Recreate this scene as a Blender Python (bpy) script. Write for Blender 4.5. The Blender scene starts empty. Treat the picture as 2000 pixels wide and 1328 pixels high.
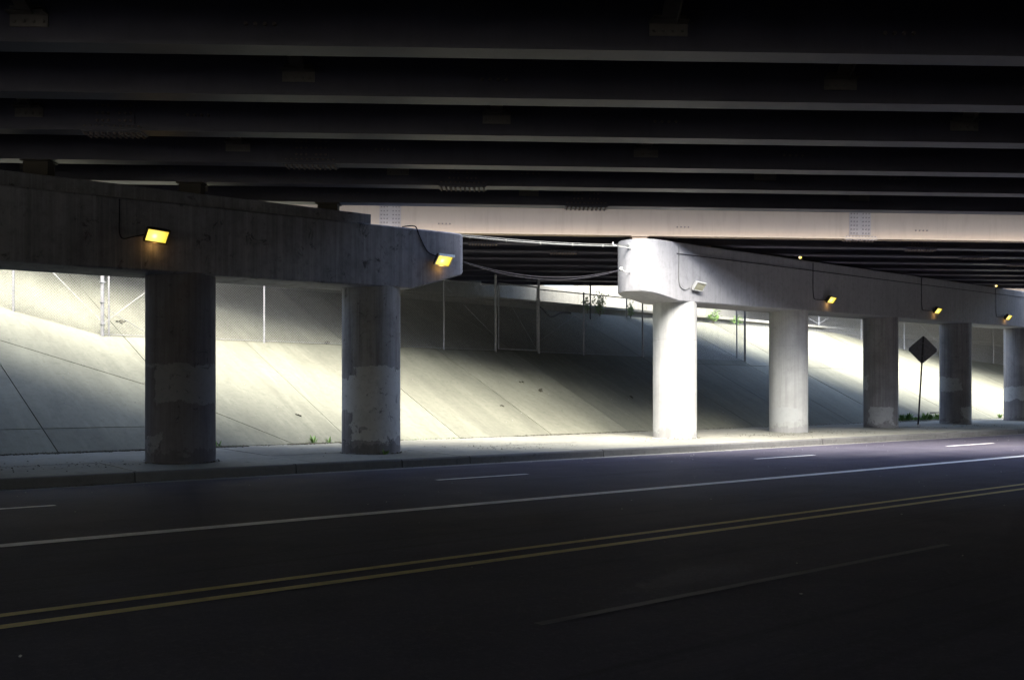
import bpy, bmesh, math, random
from mathutils import Vector, Matrix
random.seed(7)
R = math.radians
scene = bpy.context.scene
col = scene.collection

# ------------------------------------------------------------------ camera, sky, sun, exposure
CAMZ = 1.22
cam_d = bpy.data.cameras.new("camera")
cam = bpy.data.objects.new("camera", cam_d)
col.objects.link(cam)
cam.location = (0, 0, CAMZ)
cam.rotation_euler = (R(90), 0, 0)
cam_d.sensor_width = 36.0
cam_d.lens = 36.0
cam_d.shift_y = 0.054
cam_d.clip_start = 0.1
cam_d.clip_end = 2000
scene.camera = cam

SUN_EL, SUN_AZ = 57.0, 172.0          # azimuth clockwise from +Y
world = bpy.data.worlds.new("World")
scene.world = world
world.use_nodes = True
wn = world.node_tree
bg = wn.nodes["Background"]
sky = wn.nodes.new("ShaderNodeTexSky")
sky.sky_type = 'NISHITA'
sky.sun_disc = False
sky.sun_elevation = R(SUN_EL)
sky.sun_rotation = R(SUN_AZ)
sky.air_density = 1.0
sky.dust_density = 4.0
sky.ozone_density = 1.0
wn.links.new(sky.outputs[0], bg.inputs[0])
bg.inputs[1].default_value = 0.065

sun_d = bpy.data.lights.new("sun", 'SUN')
sun_d.energy = 1.5
sun_d.angle = R(60)
sun_d.color = (1.0, 0.965, 0.85)
sun = bpy.data.objects.new("sun", sun_d)
col.objects.link(sun)
sdir = Vector((math.sin(R(SUN_AZ)) * math.cos(R(SUN_EL)), math.cos(R(SUN_AZ)) * math.cos(R(SUN_EL)), math.sin(R(SUN_EL))))
sun.rotation_euler = sdir.to_track_quat('Z', 'Y').to_euler()
sun.location = (0, 24, 60)

vs = scene.view_settings
vs.view_transform = 'Standard'
vs.look = 'None'
vs.exposure = 4.0
vs.gamma = 1.0
vs.use_curve_mapping = False
scene.render.engine = 'CYCLES'
scene.cycles.use_denoising = True
scene.cycles.max_bounces = 8
scene.cycles.diffuse_bounces = 3
scene.cycles.glossy_bounces = 4
scene.cycles.sample_clamp_indirect = 8.0
scene.cycles.use_light_tree = True

# ------------------------------------------------------------------ frames of reference
def frame(deg):
    a = R(deg)
    return Vector((math.cos(a), math.sin(a), 0)), Vector((-math.sin(a), math.cos(a), 0))
DR, NR = frame(40.4)      # road
DS, NS = frame(42.9)      # paved slope
DP, NP = frame(44.1)      # piers
P0 = Vector((-6.0, 18.55, 0))
def road(t, p, z): return DR * t + NR * p + Vector((0, 0, z))
def slp(t, p, z): return DS * t + NS * p + Vector((0, 0, z))
def pier(t, s, z): return P0 + DP * t + NP * s + Vector((0, 0, z))
ROAD_Z = -0.16
TOE_P, TOE_Z, SLOPE, TOP_P = 20.6, 0.10, 0.5, 29.85
def slope_z(p): return TOE_Z + (p - TOE_P) * SLOPE
def ray(u, v): return Vector(((u - 1000) / 2000, 1.0, -(v - 772) / 2000))
def slope_pt(u, v):
    d = ray(u, v)
    # CAMZ + Y*dz = TOE_Z + SLOPE*(Y*(NS.d) - TOE_P)
    y = (CAMZ - TOE_Z + SLOPE * TOE_P) / (SLOPE * (NS.x * d.x + NS.y) - d.z)
    return Vector((d.x * y, y, CAMZ + d.z * y))
def line_t(u, D, N, p, o=Vector((0, 0, 0))):
    k = (u - 1000) / 2000
    b = o + N * p
    return (k * b.y - b.x) / (D.x - k * D.y)
def road_t(u, p): return line_t(u, DR, NR, p)
def pier_t(u, s=0.0): return line_t(u, DP, NP, s, P0)
def z_at(v, y): return CAMZ + (772 - v) * y / 2000
def pier_face(u, v, s=-0.61):
    t = pier_t(u, s)
    y = pier(t, s, 0).y
    return t, z_at(v, y)

# ------------------------------------------------------------------ mesh helpers
class MB:
    def __init__(self): self.v, self.f = [], []
    def add(self, vs_, fs_):
        n = len(self.v)
        self.v += [tuple(x) for x in vs_]
        self.f += [tuple(i + n for i in f) for f in fs_]
    def hexa(self, b, t):               # bottom ring of n, top ring of n
        n = len(b)
        fs_ = [tuple(range(n - 1, -1, -1)), tuple(range(n, 2 * n))]
        fs_ += [(i, (i + 1) % n, n + (i + 1) % n, n + i) for i in range(n)]
        self.add(list(b) + list(t), fs_)
    def box(self, c, sx, sy, sz, ax=None):
        c = Vector(c)
        X, Y, Z = ax if ax else (Vector((1, 0, 0)), Vector((0, 1, 0)), Vector((0, 0, 1)))
        q = [(-1, -1), (1, -1), (1, 1), (-1, 1)]
        b = [c + X * (i * sx / 2) + Y * (j * sy / 2) - Z * (sz / 2) for i, j in q]
        t = [c + X * (i * sx / 2) + Y * (j * sy / 2) + Z * (sz / 2) for i, j in q]
        self.hexa(b, t)
    def bar(self, a, b, w, h, up=Vector((0, 0, 1))):
        a, b = Vector(a), Vector(b)
        d = (b - a)
        L = d.length
        d.normalize()
        s = d.cross(up)
        if s.length < 1e-4: s = d.cross(Vector((1, 0, 0)))
        s.normalize()
        u = s.cross(d)
        self.box((a + b) / 2, L, w, h, (d, s, u))
    def tube(self, pts, r, n=6, caps=True):
        pts = [Vector(p) for p in pts]
        rings = []
        ref = None
        for i, p in enumerate(pts):
            d = (pts[min(i + 1, len(pts) - 1)] - pts[max(i - 1, 0)]).normalized()
            if ref is None:
                ref = d.cross(Vector((0, 0, 1)))
                if ref.length < 1e-3: ref = d.cross(Vector((1, 0, 0)))
            s = (ref - d * ref.dot(d)).normalized()
            ref = s
            u = d.cross(s)
            rr = r[i] if isinstance(r, (list, tuple)) else r
            rings.append([p + s * (rr * math.cos(k * 2 * math.pi / n)) + u * (rr * math.sin(k * 2 * math.pi / n)) for k in range(n)])
        vs_ = [v for g in rings for v in g]
        fs_ = []
        for i in range(len(rings) - 1):
            for k in range(n):
                fs_.append((i * n + k, i * n + (k + 1) % n, (i + 1) * n + (k + 1) % n, (i + 1) * n + k))
        if caps:
            fs_.append(tuple(range(n - 1, -1, -1)))
            fs_.append(tuple(range((len(rings) - 1) * n, len(rings) * n)))
        self.add(vs_, fs_)
    def build(self, name, mat, parent=None, loc=None, smooth=False, bevel=0, kind=None):
        me = bpy.data.meshes.new(name)
        o = bpy.data.objects.new(name, me)
        L = Vector(loc) if loc is not None else Vector((0, 0, 0))
        me.from_pydata([tuple(Vector(v) - L) for v in self.v], [], self.f)
        bm = bmesh.new(); bm.from_mesh(me)
        bmesh.ops.recalc_face_normals(bm, faces=bm.faces)
        bm.to_mesh(me); bm.free()
        me.materials.append(mat)
        if smooth:
            for p in me.polygons: p.use_smooth = True
        col.objects.link(o)
        o.location = L
        if parent is not None:
            o.parent = parent
            o.matrix_parent_inverse = Matrix.Translation(-parent.location) if parent.type != 'X' else Matrix()
        if bevel:
            m = o.modifiers.new("bevel", 'BEVEL'); m.width = bevel; m.segments = 2; m.limit_method = 'ANGLE'; m.angle_limit = R(40)
        if kind: o["kind"] = kind
        return o
def thing(name, label, cat, loc=(0, 0, 0), group=None):
    o = bpy.data.objects.new(name, None)
    o.empty_display_size = 0.2
    col.objects.link(o)
    o.location = loc
    return tag(o, label, cat, group)
def tag(o, label=None, cat=None, group=None, kind=None):
    if label: o["label"] = label
    if cat: o["category"] = cat
    if group: o["group"] = group
    if kind: o["kind"] = kind
    return o
def share(src, name, parent, loc, rot=(0, 0, 0)):
    o = src.copy()
    o.name = name
    col.objects.link(o)
    o.parent = parent
    o.matrix_parent_inverse = Matrix.Translation(-parent.location)
    o.location = loc
    o.rotation_euler = rot
    return o

# ------------------------------------------------------------------ materials
def new_mat(name):
    m = bpy.data.materials.new(name)
    m.use_nodes = True
    nt = m.node_tree
    return m, nt, nt.nodes["Principled BSDF"]
class NT:
    def __init__(self, nt): self.nt = nt
    def n(self, t, **k):
        x = self.nt.nodes.new(t)
        for a, b in k.items(): setattr(x, a, b)
        return x
    def l(self, a, b): self.nt.links.new(a, b)
    def pos(self, obj=False, scale=(1, 1, 1), rnd=False):
        m = self.n("ShaderNodeMapping")
        m.inputs["Scale"].default_value = scale
        if obj:
            c = self.n("ShaderNodeTexCoord").outputs["Object"]
        else:
            c = self.n("ShaderNodeNewGeometry").outputs["Position"]
        if rnd:
            oi = self.n("ShaderNodeObjectInfo")
            mu = self.n("ShaderNodeMath", operation='MULTIPLY'); mu.inputs[1].default_value = 57.0
            self.l(oi.outputs["Random"], mu.inputs[0])
            ad = self.n("ShaderNodeVectorMath", operation='ADD')
            self.l(c, ad.inputs[0]); self.l(mu.outputs[0], ad.inputs[1]); c = ad.outputs[0]
        self.l(c, m.inputs["Vector"])
        return m.outputs[0]
    def noise(self, vec, scale, detail=5, rough=0.6, dist=0.0):
        x = self.n("ShaderNodeTexNoise")
        x.inputs["Scale"].default_value = scale
        x.inputs["Detail"].default_value = detail
        x.inputs["Roughness"].default_value = rough
        x.inputs["Distortion"].default_value = dist
        self.l(vec, x.inputs["Vector"])
        return x.outputs["Fac"]
    def ramp(self, fac, a, b, c0=(0, 0, 0, 1), c1=(1, 1, 1, 1)):
        x = self.n("ShaderNodeValToRGB")
        x.color_ramp.elements[0].position = a; x.color_ramp.elements[0].color = c0
        x.color_ramp.elements[1].position = b; x.color_ramp.elements[1].color = c1
        self.l(fac, x.inputs[0])
        return x.outputs[0]
    def mix(self, fac, a, b, mode='MIX'):
        x = self.n("ShaderNodeMix", data_type='RGBA', blend_type=mode)
        for s, v in ((0, fac), (6, a), (7, b)):
            if isinstance(v, (int, float)): x.inputs[s].default_value = v
            elif isinstance(v, tuple): x.inputs[s].default_value = v
            else: self.l(v, x.inputs[s])
        return x.outputs[2]
    def math(self, op, a, b=0.0, c=None):
        x = self.n("ShaderNodeMath", operation=op)
        for s, v in enumerate((a, b, c)):
            if v is None: continue
            if isinstance(v, (int, float)): x.inputs[s].default_value = v
            else: self.l(v, x.inputs[s])
        return x.outputs[0]
    def bump(self, h, strength, dist, bsdf):
        x = self.n("ShaderNodeBump")
        x.inputs["Strength"].default_value = strength
        x.inputs["Distance"].default_value = dist
        self.l(h, x.inputs["Height"])
        self.l(x.outputs[0], bsdf.inputs["Normal"])
def c4(*a): return (a[0], a[1], a[2], 1.0)

def concrete(name, base, dark, streak=0.0, blotch=0.4, rough=0.85, obj=False, tone=0.0, grime=0.0, fall=0.0):
    m, nt, b = new_mat(name); k = NT(nt)
    v = k.pos(obj=obj, rnd=obj)
    big = k.noise(v, 0.55, 6, 0.65, 0.3)
    fine = k.noise(v, 7.0, 8, 0.7)
    grit = k.noise(v, 60.0, 3, 0.6)
    c = k.mix(k.ramp(big, 0.35, 0.75), c4(*base), c4(*[x * (1 - blotch) + y * blotch for x, y in zip(base, dark)]))
    c = k.mix(k.math('MULTIPLY', k.ramp(fine, 0.48, 0.72), 0.45), c, c4(*dark))
    c = k.mix(k.math('MULTIPLY', k.ramp(grit, 0.3, 0.8), 0.18), c, c4(*[min(1, x * 1.35) for x in base]))
    if streak:
        s = k.noise(k.pos(obj=obj, scale=(3.2, 3.2, 0.10), rnd=obj), 2.2, 6, 0.7)
        c = k.mix(k.math('MULTIPLY', k.ramp(s, 0.42, 0.72), streak), c, c4(*[x * 0.75 for x in dark]))
        s2 = k.noise(k.pos(obj=obj, scale=(9, 9, 0.25), rnd=obj), 2.0, 4, 0.7)
        c = k.mix(k.math('MULTIPLY', k.ramp(s2, 0.55, 0.7), streak * 0.5), c, c4(*[min(1, x * 1.5) for x in base]))
    if grime:
        g = k.noise(v, 2.6, 8, 0.75, 0.8)
        c = k.mix(k.math('MULTIPLY', k.ramp(g, 0.58, 0.66), grime), c, c4(*[x * 0.5 for x in dark]))
    if fall:
        mp = k.n("ShaderNodeMapping", vector_type='TEXTURE')
        mp.inputs["Rotation"].default_value = (0, 0, R(42.9))
        k.l(k.pos(), mp.inputs["Vector"])
        m2 = k.n("ShaderNodeMapping"); m2.inputs["Scale"].default_value = (1.0, 0.17, 0.0)
        k.l(mp.outputs[0], m2.inputs["Vector"])
        f1_ = k.noise(m2.outputs[0], 1.1, 8, 0.72, 0.9)
        c = k.mix(k.math('MULTIPLY', k.ramp(f1_, 0.40, 0.70), fall), c, c4(*dark))
        f2_ = k.noise(m2.outputs[0], 5.0, 5, 0.7, 0.1)
        c = k.mix(k.math('MULTIPLY', k.ramp(f2_, 0.55, 0.72), fall * 0.6), c, c4(*[min(1, x * 1.4) for x in base]))
    if tone:
        oi = k.n("ShaderNodeObjectInfo")
        t = k.math('MULTIPLY_ADD', oi.outputs["Random"], 2 * tone, 1 - tone)
        c = k.mix(1.0, c, k_rgb(k, t), 'MULTIPLY')
    k.l(c, b.inputs["Base Color"])
    b.inputs["Roughness"].default_value = rough
    b.inputs["Specular IOR Level"].default_value = 0.3
    h = k.math('ADD', k.math('MULTIPLY', fine, 0.6), k.math('MULTIPLY', grit, 0.4))
    k.bump(h, 0.5, 0.012, b)
    return m
def k_rgb(k, val):
    x = k.n("ShaderNodeCombineColor")
    for i in range(3): k.l(val, x.inputs[i])
    return x.outputs[0]

M = {}
M['slope'] = concrete('slope_concrete', (0.185, 0.19, 0.150), (0.085, 0.085, 0.07), blotch=0.35, tone=0.13, grime=0.25, fall=0.5)
M['walk'] = concrete('sidewalk_concrete', (0.25, 0.25, 0.215), (0.085, 0.085, 0.078), blotch=0.5, tone=0.10, grime=0.55)
M['kerb'] = concrete('kerb_concrete', (0.12, 0.12, 0.122), (0.045, 0.045, 0.05), blotch=0.5, tone=0.10, grime=0.5)
M['gutter'] = concrete('gutter_concrete', (0.19, 0.19, 0.18), (0.07, 0.07, 0.07), blotch=0.5)
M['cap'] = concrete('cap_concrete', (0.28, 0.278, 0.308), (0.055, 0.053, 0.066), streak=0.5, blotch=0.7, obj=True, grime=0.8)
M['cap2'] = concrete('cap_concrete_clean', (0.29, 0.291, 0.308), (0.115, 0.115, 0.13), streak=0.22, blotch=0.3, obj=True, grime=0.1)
M['wall'] = concrete('wall_concrete', (0.28, 0.28, 0.255), (0.15, 0.15, 0.14), streak=0.3, blotch=0.3)
M['deck'] = concrete('deck_concrete', (0.13, 0.13, 0.138), (0.07, 0.07, 0.075), blotch=0.4)
M['dirt'] = concrete('dirt', (0.09, 0.085, 0.065), (0.04, 0.04, 0.03), blotch=0.5, rough=1.0)
M['earth'] = concrete('earth', (0.14, 0.13, 0.09), (0.07, 0.08, 0.04), blotch=0.5, rough=1.0)

def column_mat(name, bare, dark, paint, patch_lo, top_z, spall=0.5):
    """round concrete column: bare streaked concrete, and paint patches with ragged edges on the lower part"""
    m, nt, b = new_mat(name); k = NT(nt)
    v = k.pos(obj=True, rnd=True)
    big = k.noise(v, 0.9, 6, 0.65, 0.4)
    fine = k.noise(v, 8.0, 8, 0.7)
    grit = k.noise(v, 70.0, 3, 0.6)
    st = k.noise(k.pos(obj=True, scale=(3, 3, 0.12), rnd=True), 2.4, 6, 0.7)
    c = k.mix(k.ramp(big, 0.35, 0.7), c4(*bare), c4(*[(x + y) / 2 for x, y in zip(bare, dark)]))
    c = k.mix(k.math('MULTIPLY', k.ramp(st, 0.45, 0.7), 0.6), c, c4(*dark))
    # paint patches: rectangular cells picked at random, edges broken by noise
    br = k.n("ShaderNodeTexBrick")
    br.inputs["Scale"].default_value = 1.0
    br.inputs["Mortar Size"].default_value = 0.0
    br.inputs["Brick Width"].default_value = 0.95
    br.inputs["Row Height"].default_value = 0.62
    br.inputs["Color1"].default_value = (0, 0, 0, 1); br.inputs["Color2"].default_value = (1, 1, 1, 1)
    sep = k.n("ShaderNodeSeparateXYZ")
    tc = k.n("ShaderNodeTexCoord").outputs["Object"]
    k.l(tc, sep.inputs[0])
    ang = k.math('ARCTAN2', sep.outputs[1], sep.outputs[0])
    wob = k.math('MULTIPLY_ADD', k.noise(v, 1.7, 8, 0.72), 1.1, -0.55)
    cx = k.n("ShaderNodeCombineXYZ")
    oi = k.n("ShaderNodeObjectInfo")
    k.l(k.math('ADD', k.math('MULTIPLY_ADD', ang, 0.61, k.math('MULTIPLY', oi.outputs["Random"], 31.0)), wob), cx.inputs[0])
    k.l(k.math('ADD', k.math('ADD', sep.outputs[2], k.math('MULTIPLY', oi.outputs["Random"], 3.1)), k.math('MULTIPLY', wob, 0.6)), cx.inputs[1])
    k.l(cx.outputs[0], br.inputs["Vector"])
    pick = k.ramp(br.outputs["Color"], patch_lo, patch_lo + 0.02)
    zed = k.math('ADD', sep.outputs[2], k.math('MULTIPLY', wob, 0.5))
    low = k.math('LESS_THAN', zed, top_z)
    mask = k.math('MULTIPLY', pick, low)
    peel = k.ramp(k.noise(v, 3.2, 8, 0.72, 0.6), 0.60, 0.625)
    mask = k.math('MULTIPLY', mask, k.math('SUBTRACT', 1.0, k.math('MULTIPLY', peel, spall)))
    shade = k.mix(br.outputs["Color"], c4(*[x * 0.8 for x in paint]), c4(*paint))
    c = k.mix(mask, c, shade)
    # spalls
    sp = k.math('MULTIPLY', k.ramp(k.noise(v, 3.6, 9, 0.78, 1.0), 0.60, 0.63), 0.75 * spall)
    c = k.mix(sp, c, c4(*[x * 0.55 for x in dark]))
    c = k.mix(k.math('MULTIPLY', k.ramp(fine, 0.5, 0.75), 0.3), c, c4(*dark))
    # splash dirt near the foot
    foot = k.math('MULTIPLY', k.math('LESS_THAN', k.math('ADD', sep.outputs[2], k.math('MULTIPLY', k.noise(v, 2.5, 8, 0.75), -1.3)), -0.42), 0.5)
    c = k.mix(foot, c, c4(*[x * 0.9 for x in dark]))
    k.l(c, b.inputs["Base Color"])
    b.inputs["Roughness"].default_value = 0.8
    b.inputs["Specular IOR Level"].default_value = 0.3
    h = k.math('ADD', k.math('MULTIPLY', fine, 0.5), k.math('ADD', k.math('MULTIPLY', grit, 0.3), k.math('MULTIPLY', mask, 0.5)))
    k.bump(h, 0.5, 0.012, b)
    return m
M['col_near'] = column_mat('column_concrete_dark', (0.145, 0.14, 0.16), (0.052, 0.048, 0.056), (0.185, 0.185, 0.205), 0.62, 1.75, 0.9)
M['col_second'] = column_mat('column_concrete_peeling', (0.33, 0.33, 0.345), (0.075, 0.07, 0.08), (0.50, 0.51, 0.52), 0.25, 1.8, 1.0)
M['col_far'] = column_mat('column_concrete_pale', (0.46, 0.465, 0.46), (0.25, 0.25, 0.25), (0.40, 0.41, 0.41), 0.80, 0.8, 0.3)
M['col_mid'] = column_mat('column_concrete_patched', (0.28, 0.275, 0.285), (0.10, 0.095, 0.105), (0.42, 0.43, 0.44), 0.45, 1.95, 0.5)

def asphalt():
    m, nt, b = new_mat('asphalt'); k = NT(nt)
    v = k.pos()
    grit = k.noise(v, 90, 4, 0.7)
    med = k.noise(v, 1.2, 6, 0.6)
    # wear bands along the lanes: rotate coordinates to the road direction
    mp = k.n("ShaderNodeMapping", vector_type='TEXTURE')
    mp.inputs["Rotation"].default_value = (0, 0, R(40.4))
    g = k.n("ShaderNodeNewGeometry")
    k.l(g.outputs["Position"], mp.inputs["Vector"])
    m2 = k.n("ShaderNodeMapping"); m2.inputs["Scale"].default_value = (0.02, 1.0, 1.0)
    k.l(mp.outputs[0], m2.inputs["Vector"])
    band = k.noise(m2.outputs[0], 1.1, 4, 0.55)
    band2 = k.noise(m2.outputs[0], 6.0, 3, 0.6)
    c = k.mix(k.ramp(band, 0.3, 0.7), c4(0.038, 0.035, 0.064), c4(0.078, 0.074, 0.096))
    c = k.mix(k.math('MULTIPLY', k.ramp(band2, 0.4, 0.7), 0.3), c, c4(0.075, 0.073, 0.085))
    c = k.mix(k.math('MULTIPLY', k.ramp(med, 0.4, 0.7), 0.6), c, c4(0.027, 0.025, 0.043))
    agg = k.noise(v, 28, 5, 0.75)
    c = k.mix(k.math('MULTIPLY', k.ramp(agg, 0.50, 0.68), 0.55), c, c4(0.105, 0.10, 0.13))
    oil = k.noise(m2.outputs[0], 2.6, 7, 0.7, 0.6)
    c = k.mix(k.math('MULTIPLY', k.ramp(oil, 0.56, 0.70), 0.6), c, c4(0.018, 0.017, 0.026))
    c = k.mix(k.math('MULTIPLY', k.ramp(grit, 0.45, 0.8), 0.4), c, c4(0.10, 0.10, 0.125))
    k.l(c, b.inputs["Base Color"])
    k.l(k.ramp(band, 0.2, 0.8, c4(0.62, 0.62, 0.62), c4(0.80, 0.80, 0.80)), b.inputs["Roughness"])
    b.inputs["Specular IOR Level"].default_value = 0.10
    k.bump(grit, 0.55, 0.008, b)
    return m
M['asphalt'] = asphalt()
def paint(name, c, worn, amt=0.55):
    m, nt, b = new_mat(name); k = NT(nt)
    v = k.pos()
    w = k.ramp(k.noise(v, 6, 8, 0.75), 0.45, 0.62)
    g = k.noise(v, 60, 3, 0.7)
    w = k.math('MULTIPLY', w, amt)
    w = k.math('MAXIMUM', w, k.math('MULTIPLY', k.ramp(g, 0.55, 0.7), amt))
    w = k.math('MAXIMUM', w, k.math('MULTIPLY', k.ramp(k.noise(v, 1.1, 9, 0.8), 0.52, 0.66), min(0.8, amt * 1.7)))
    k.l(k.mix(w, c4(*c), c4(*worn)), b.inputs["Base Color"])
    b.inputs["Roughness"].default_value = 0.6
    return m
M['white_paint'] = paint('white_road_paint', (0.80, 0.80, 0.80), (0.25, 0.25, 0.26), 0.35)
M['yellow_paint'] = paint('yellow_road_paint', (0.60, 0.48, 0.17), (0.2, 0.17, 0.09), 0.4)
M['faint_paint'] = paint('worn_road_paint', (0.072, 0.069, 0.09), (0.052, 0.049, 0.07), 0.95)

def steel_paint(name, c, c2, rough=0.5):
    m, nt, b = new_mat(name); k = NT(nt)
    v = k.pos()
    big = k.noise(v, 0.8, 6, 0.65)
    st = k.noise(k.pos(scale=(2.5, 2.5, 0.25)), 3.0, 6, 0.7)
    rust = k.noise(v, 5.0, 8, 0.75, 0.5)
    x = k.mix(k.ramp(big, 0.3, 0.7), c4(*c), c4(*c2))
    x = k.mix(k.math('MULTIPLY', k.ramp(st, 0.5, 0.75), 0.3), x, c4(*[q * 0.6 for q in c2]))
    x = k.mix(k.math('MULTIPLY', k.ramp(rust, 0.66, 0.72), 0.5), x, c4(0.10, 0.06, 0.04))
    k.l(x, b.inputs["Base Color"])
    b.inputs["Roughness"].default_value = rough
    k.bump(rust, 0.2, 0.004, b)
    return m
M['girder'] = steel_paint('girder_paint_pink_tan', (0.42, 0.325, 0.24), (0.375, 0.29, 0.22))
M['girder_dark'] = steel_paint('girder_paint_shaded', (0.10, 0.095, 0.128), (0.065, 0.062, 0.082))  # darker copy of the girder paint, under-deck shade put into its colour
M['plate'] = steel_paint('splice_plate_grey', (0.36, 0.31, 0.275), (0.29, 0.25, 0.235))
M['bracket'] = steel_paint('bracket_primer', (0.30, 0.27, 0.22), (0.18, 0.16, 0.14))
M['bolt'] = steel_paint('bolt_steel', (0.22, 0.17, 0.15), (0.14, 0.11, 0.10))
M['bearing'] = steel_paint('bearing_rust', (0.06, 0.048, 0.035), (0.04, 0.033, 0.026), 0.7)
def metal(name, c, rough=0.4, metallic=0.9):
    m, nt, b = new_mat(name); k = NT(nt)
    n = k.noise(k.pos(), 12, 5, 0.6)
    k.l(k.mix(k.ramp(n, 0.35, 0.75), c4(*c), c4(*[x * 0.65 for x in c])), b.inputs["Base Color"])
    b.inputs["Roughness"].default_value = rough
    b.inputs["Metallic"].default_value = metallic
    return m
M['galv'] = metal('galvanised_steel', (0.34, 0.345, 0.36), 0.5, 0.4)
M['wire'] = metal('fence_wire', (0.42, 0.43, 0.45), 0.45, 0.5)
M['conduit'] = metal('conduit_grey', (0.17, 0.175, 0.175), 0.7, 0.1)
M['cable'] = metal('cable_black', (0.022, 0.021, 0.03), 0.95, 0.0)
M['housing'] = metal('lamp_housing_bronze', (0.10, 0.085, 0.07), 0.5, 0.5)
M['trim'] = metal('lamp_trim_aluminium', (0.55, 0.55, 0.53), 0.4, 0.5)
M['pale'] = metal('pale_grey_enamel', (0.55, 0.56, 0.55), 0.5, 0.0)
M['signback'] = metal('sign_back_aluminium', (0.15, 0.15, 0.17), 0.6, 0.2)
M['post_dark'] = metal('sign_post_steel', (0.035, 0.035, 0.04), 0.7, 0.2)
def lens_lit(strength):
    m, nt, b = new_mat('amber_lens_lit'); k = NT(nt)
    # the sodium tube sits to one side of the lens: brighter there, greener away from it
    tc = k.n("ShaderNodeTexCoord").outputs["Object"]
    d = k.n("ShaderNodeVectorMath", operation='DISTANCE')
    k.l(tc, d.inputs[0]); d.inputs[1].default_value = (-0.05, 0.0, 0.02)
    r = k.n("ShaderNodeValToRGB")
    e = r.color_ramp.elements
    e[0].position = 0.0; e[0].color = (1.0, 0.86, 0.55, 1)
    e[1].position = 0.20; e[1].color = (0.30, 0.225, 0.022, 1)
    x = e.new(0.07); x.color = (0.46, 0.36, 0.075, 1)
    k.l(d.outputs["Value"], r.inputs[0])
    b.inputs["Base Color"].default_value = (0.3, 0.25, 0.1, 1)
    k.l(r.outputs[0], b.inputs["Emission Color"])
    b.inputs["Emission Strength"].default_value = strength
    return m
M['lens'] = lens_lit(0.24)
def lens_off():
    m, nt, b = new_mat('lens_unlit')
    b.inputs["Base Color"].default_value = (0.42, 0.41, 0.30, 1)
    b.inputs["Roughness"].default_value = 0.25
    return m
M['lens_off'] = lens_off()
def leaf(name, a, b_):
    m, nt, b = new_mat(name); k = NT(nt)
    n = k.noise(k.pos(), 9, 4, 0.6)
    k.l(k.mix(k.ramp(n, 0.35, 0.65), c4(*a), c4(*b_)), b.inputs["Base Color"])
    b.inputs["Roughness"].default_value = 0.55
    b.inputs["Transmission Weight"].default_value = 0.0
    return m
M['leaf'] = leaf('green_leaf', (0.13, 0.24, 0.045), (0.07, 0.15, 0.025))
M['shrub'] = leaf('shrub_leaf', (0.20, 0.34, 0.07), (0.11, 0.22, 0.04))
M['dry'] = leaf('dry_weed', (0.16, 0.15, 0.06), (0.09, 0.08, 0.04))
M['litter'] = concrete('litter_specks', (0.45, 0.45, 0.43), (0.2, 0.2, 0.2), blotch=0.6)

# ------------------------------------------------------------------ the setting: ground, road, kerb, sidewalk, slope
m = MB()
G = 700
m.add([(-G, -G, -0.55), (G, -G, -0.55), (G, G, -0.55), (-G, G, -0.55)], [(0, 1, 2, 3)])
tag(m.build('ground', M['earth']), kind='structure')

HR = CAMZ - ROAD_Z
SA = math.sin(R(40.4))
def p_of_v0(v0): return HR * SA / ((v0 - 772) / 3350.0)      # road line that crosses the photo's left edge at v0
P_KERB = p_of_v0(955)
P_WHITE, P_Y1, P_Y2, P_DASH = p_of_v0(1066), p_of_v0(1225), p_of_v0(1202.5), p_of_v0(994)
P_OPP = -3.0
GUT = 0.42
m = MB()
T0, T1, NSEG = -160, 260, 84
for i in range(NSEG):
    a, b = T0 + (T1 - T0) * i / NSEG, T0 + (T1 - T0) * (i + 1) / NSEG
    m.add([road(a, P_OPP, ROAD_Z), road(b, P_OPP, ROAD_Z), road(b, P_KERB - GUT, ROAD_Z), road(a, P_KERB - GUT, ROAD_Z)], [(0, 1, 2, 3)])
road_o = tag(m.build('road', M['asphalt']), kind='structure')
def stripe(p, w, a, b, mat, name, dz=0.004):
    m = MB()
    n = max(1, int((b - a) / 6))
    for i in range(n):
        x, y = a + (b - a) * i / n, a + (b - a) * (i + 1) / n
        m.add([road(x, p - w / 2, ROAD_Z + dz), road(y, p - w / 2, ROAD_Z + dz), road(y, p + w / 2, ROAD_Z + dz), road(x, p + w / 2, ROAD_Z + dz)], [(0, 1, 2, 3)])
    return m.build(name, mat, road_o)
stripe(P_WHITE, 0.22, T0, T1, M['white_paint'], 'lane_line')
stripe(P_Y1, 0.115, T0, T1, M['yellow_paint'], 'centre_line')
stripe(P_Y2, 0.105, T0, T1, M['yellow_paint'], 'centre_line')
for ua, ub in ((-330, 108), (853, 1030), (1475, 1590), (1850, 1940)):
    stripe(P_DASH, 0.12, road_t(ua, P_DASH), road_t(ub, P_DASH), M['white_paint'], 'lane_dash')
dlen = 6.1
tl = road_t(1940, P_DASH)
for i in range(1, 6): stripe(P_DASH, 0.12, tl + i * 12.2 - dlen / 2, tl + i * 12.2 + 0, M['white_paint'], 'lane_dash')
pf = HR * SA / ((1190 - 772) / (3350.0 - 1200))
stripe(pf, 0.08, road_t(1050, pf), road_t(1850, pf), M['faint_paint'], 'worn_line')

# gutter pan
m = MB()
for i in range(NSEG):
    a, b = T0 + (T1 - T0) * i / NSEG, T0 + (T1 - T0) * (i + 1) / NSEG
    m.add([road(a, P_KERB - GUT, ROAD_Z - 0.002), road(b, P_KERB - GUT, ROAD_Z - 0.002), road(b, P_KERB + 0.02, ROAD_Z - 0.012), road(a, P_KERB + 0.02, ROAD_Z - 0.012)], [(0, 1, 2, 3)])
tag(m.build('gutter', M['gutter']), kind='structure')

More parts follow.
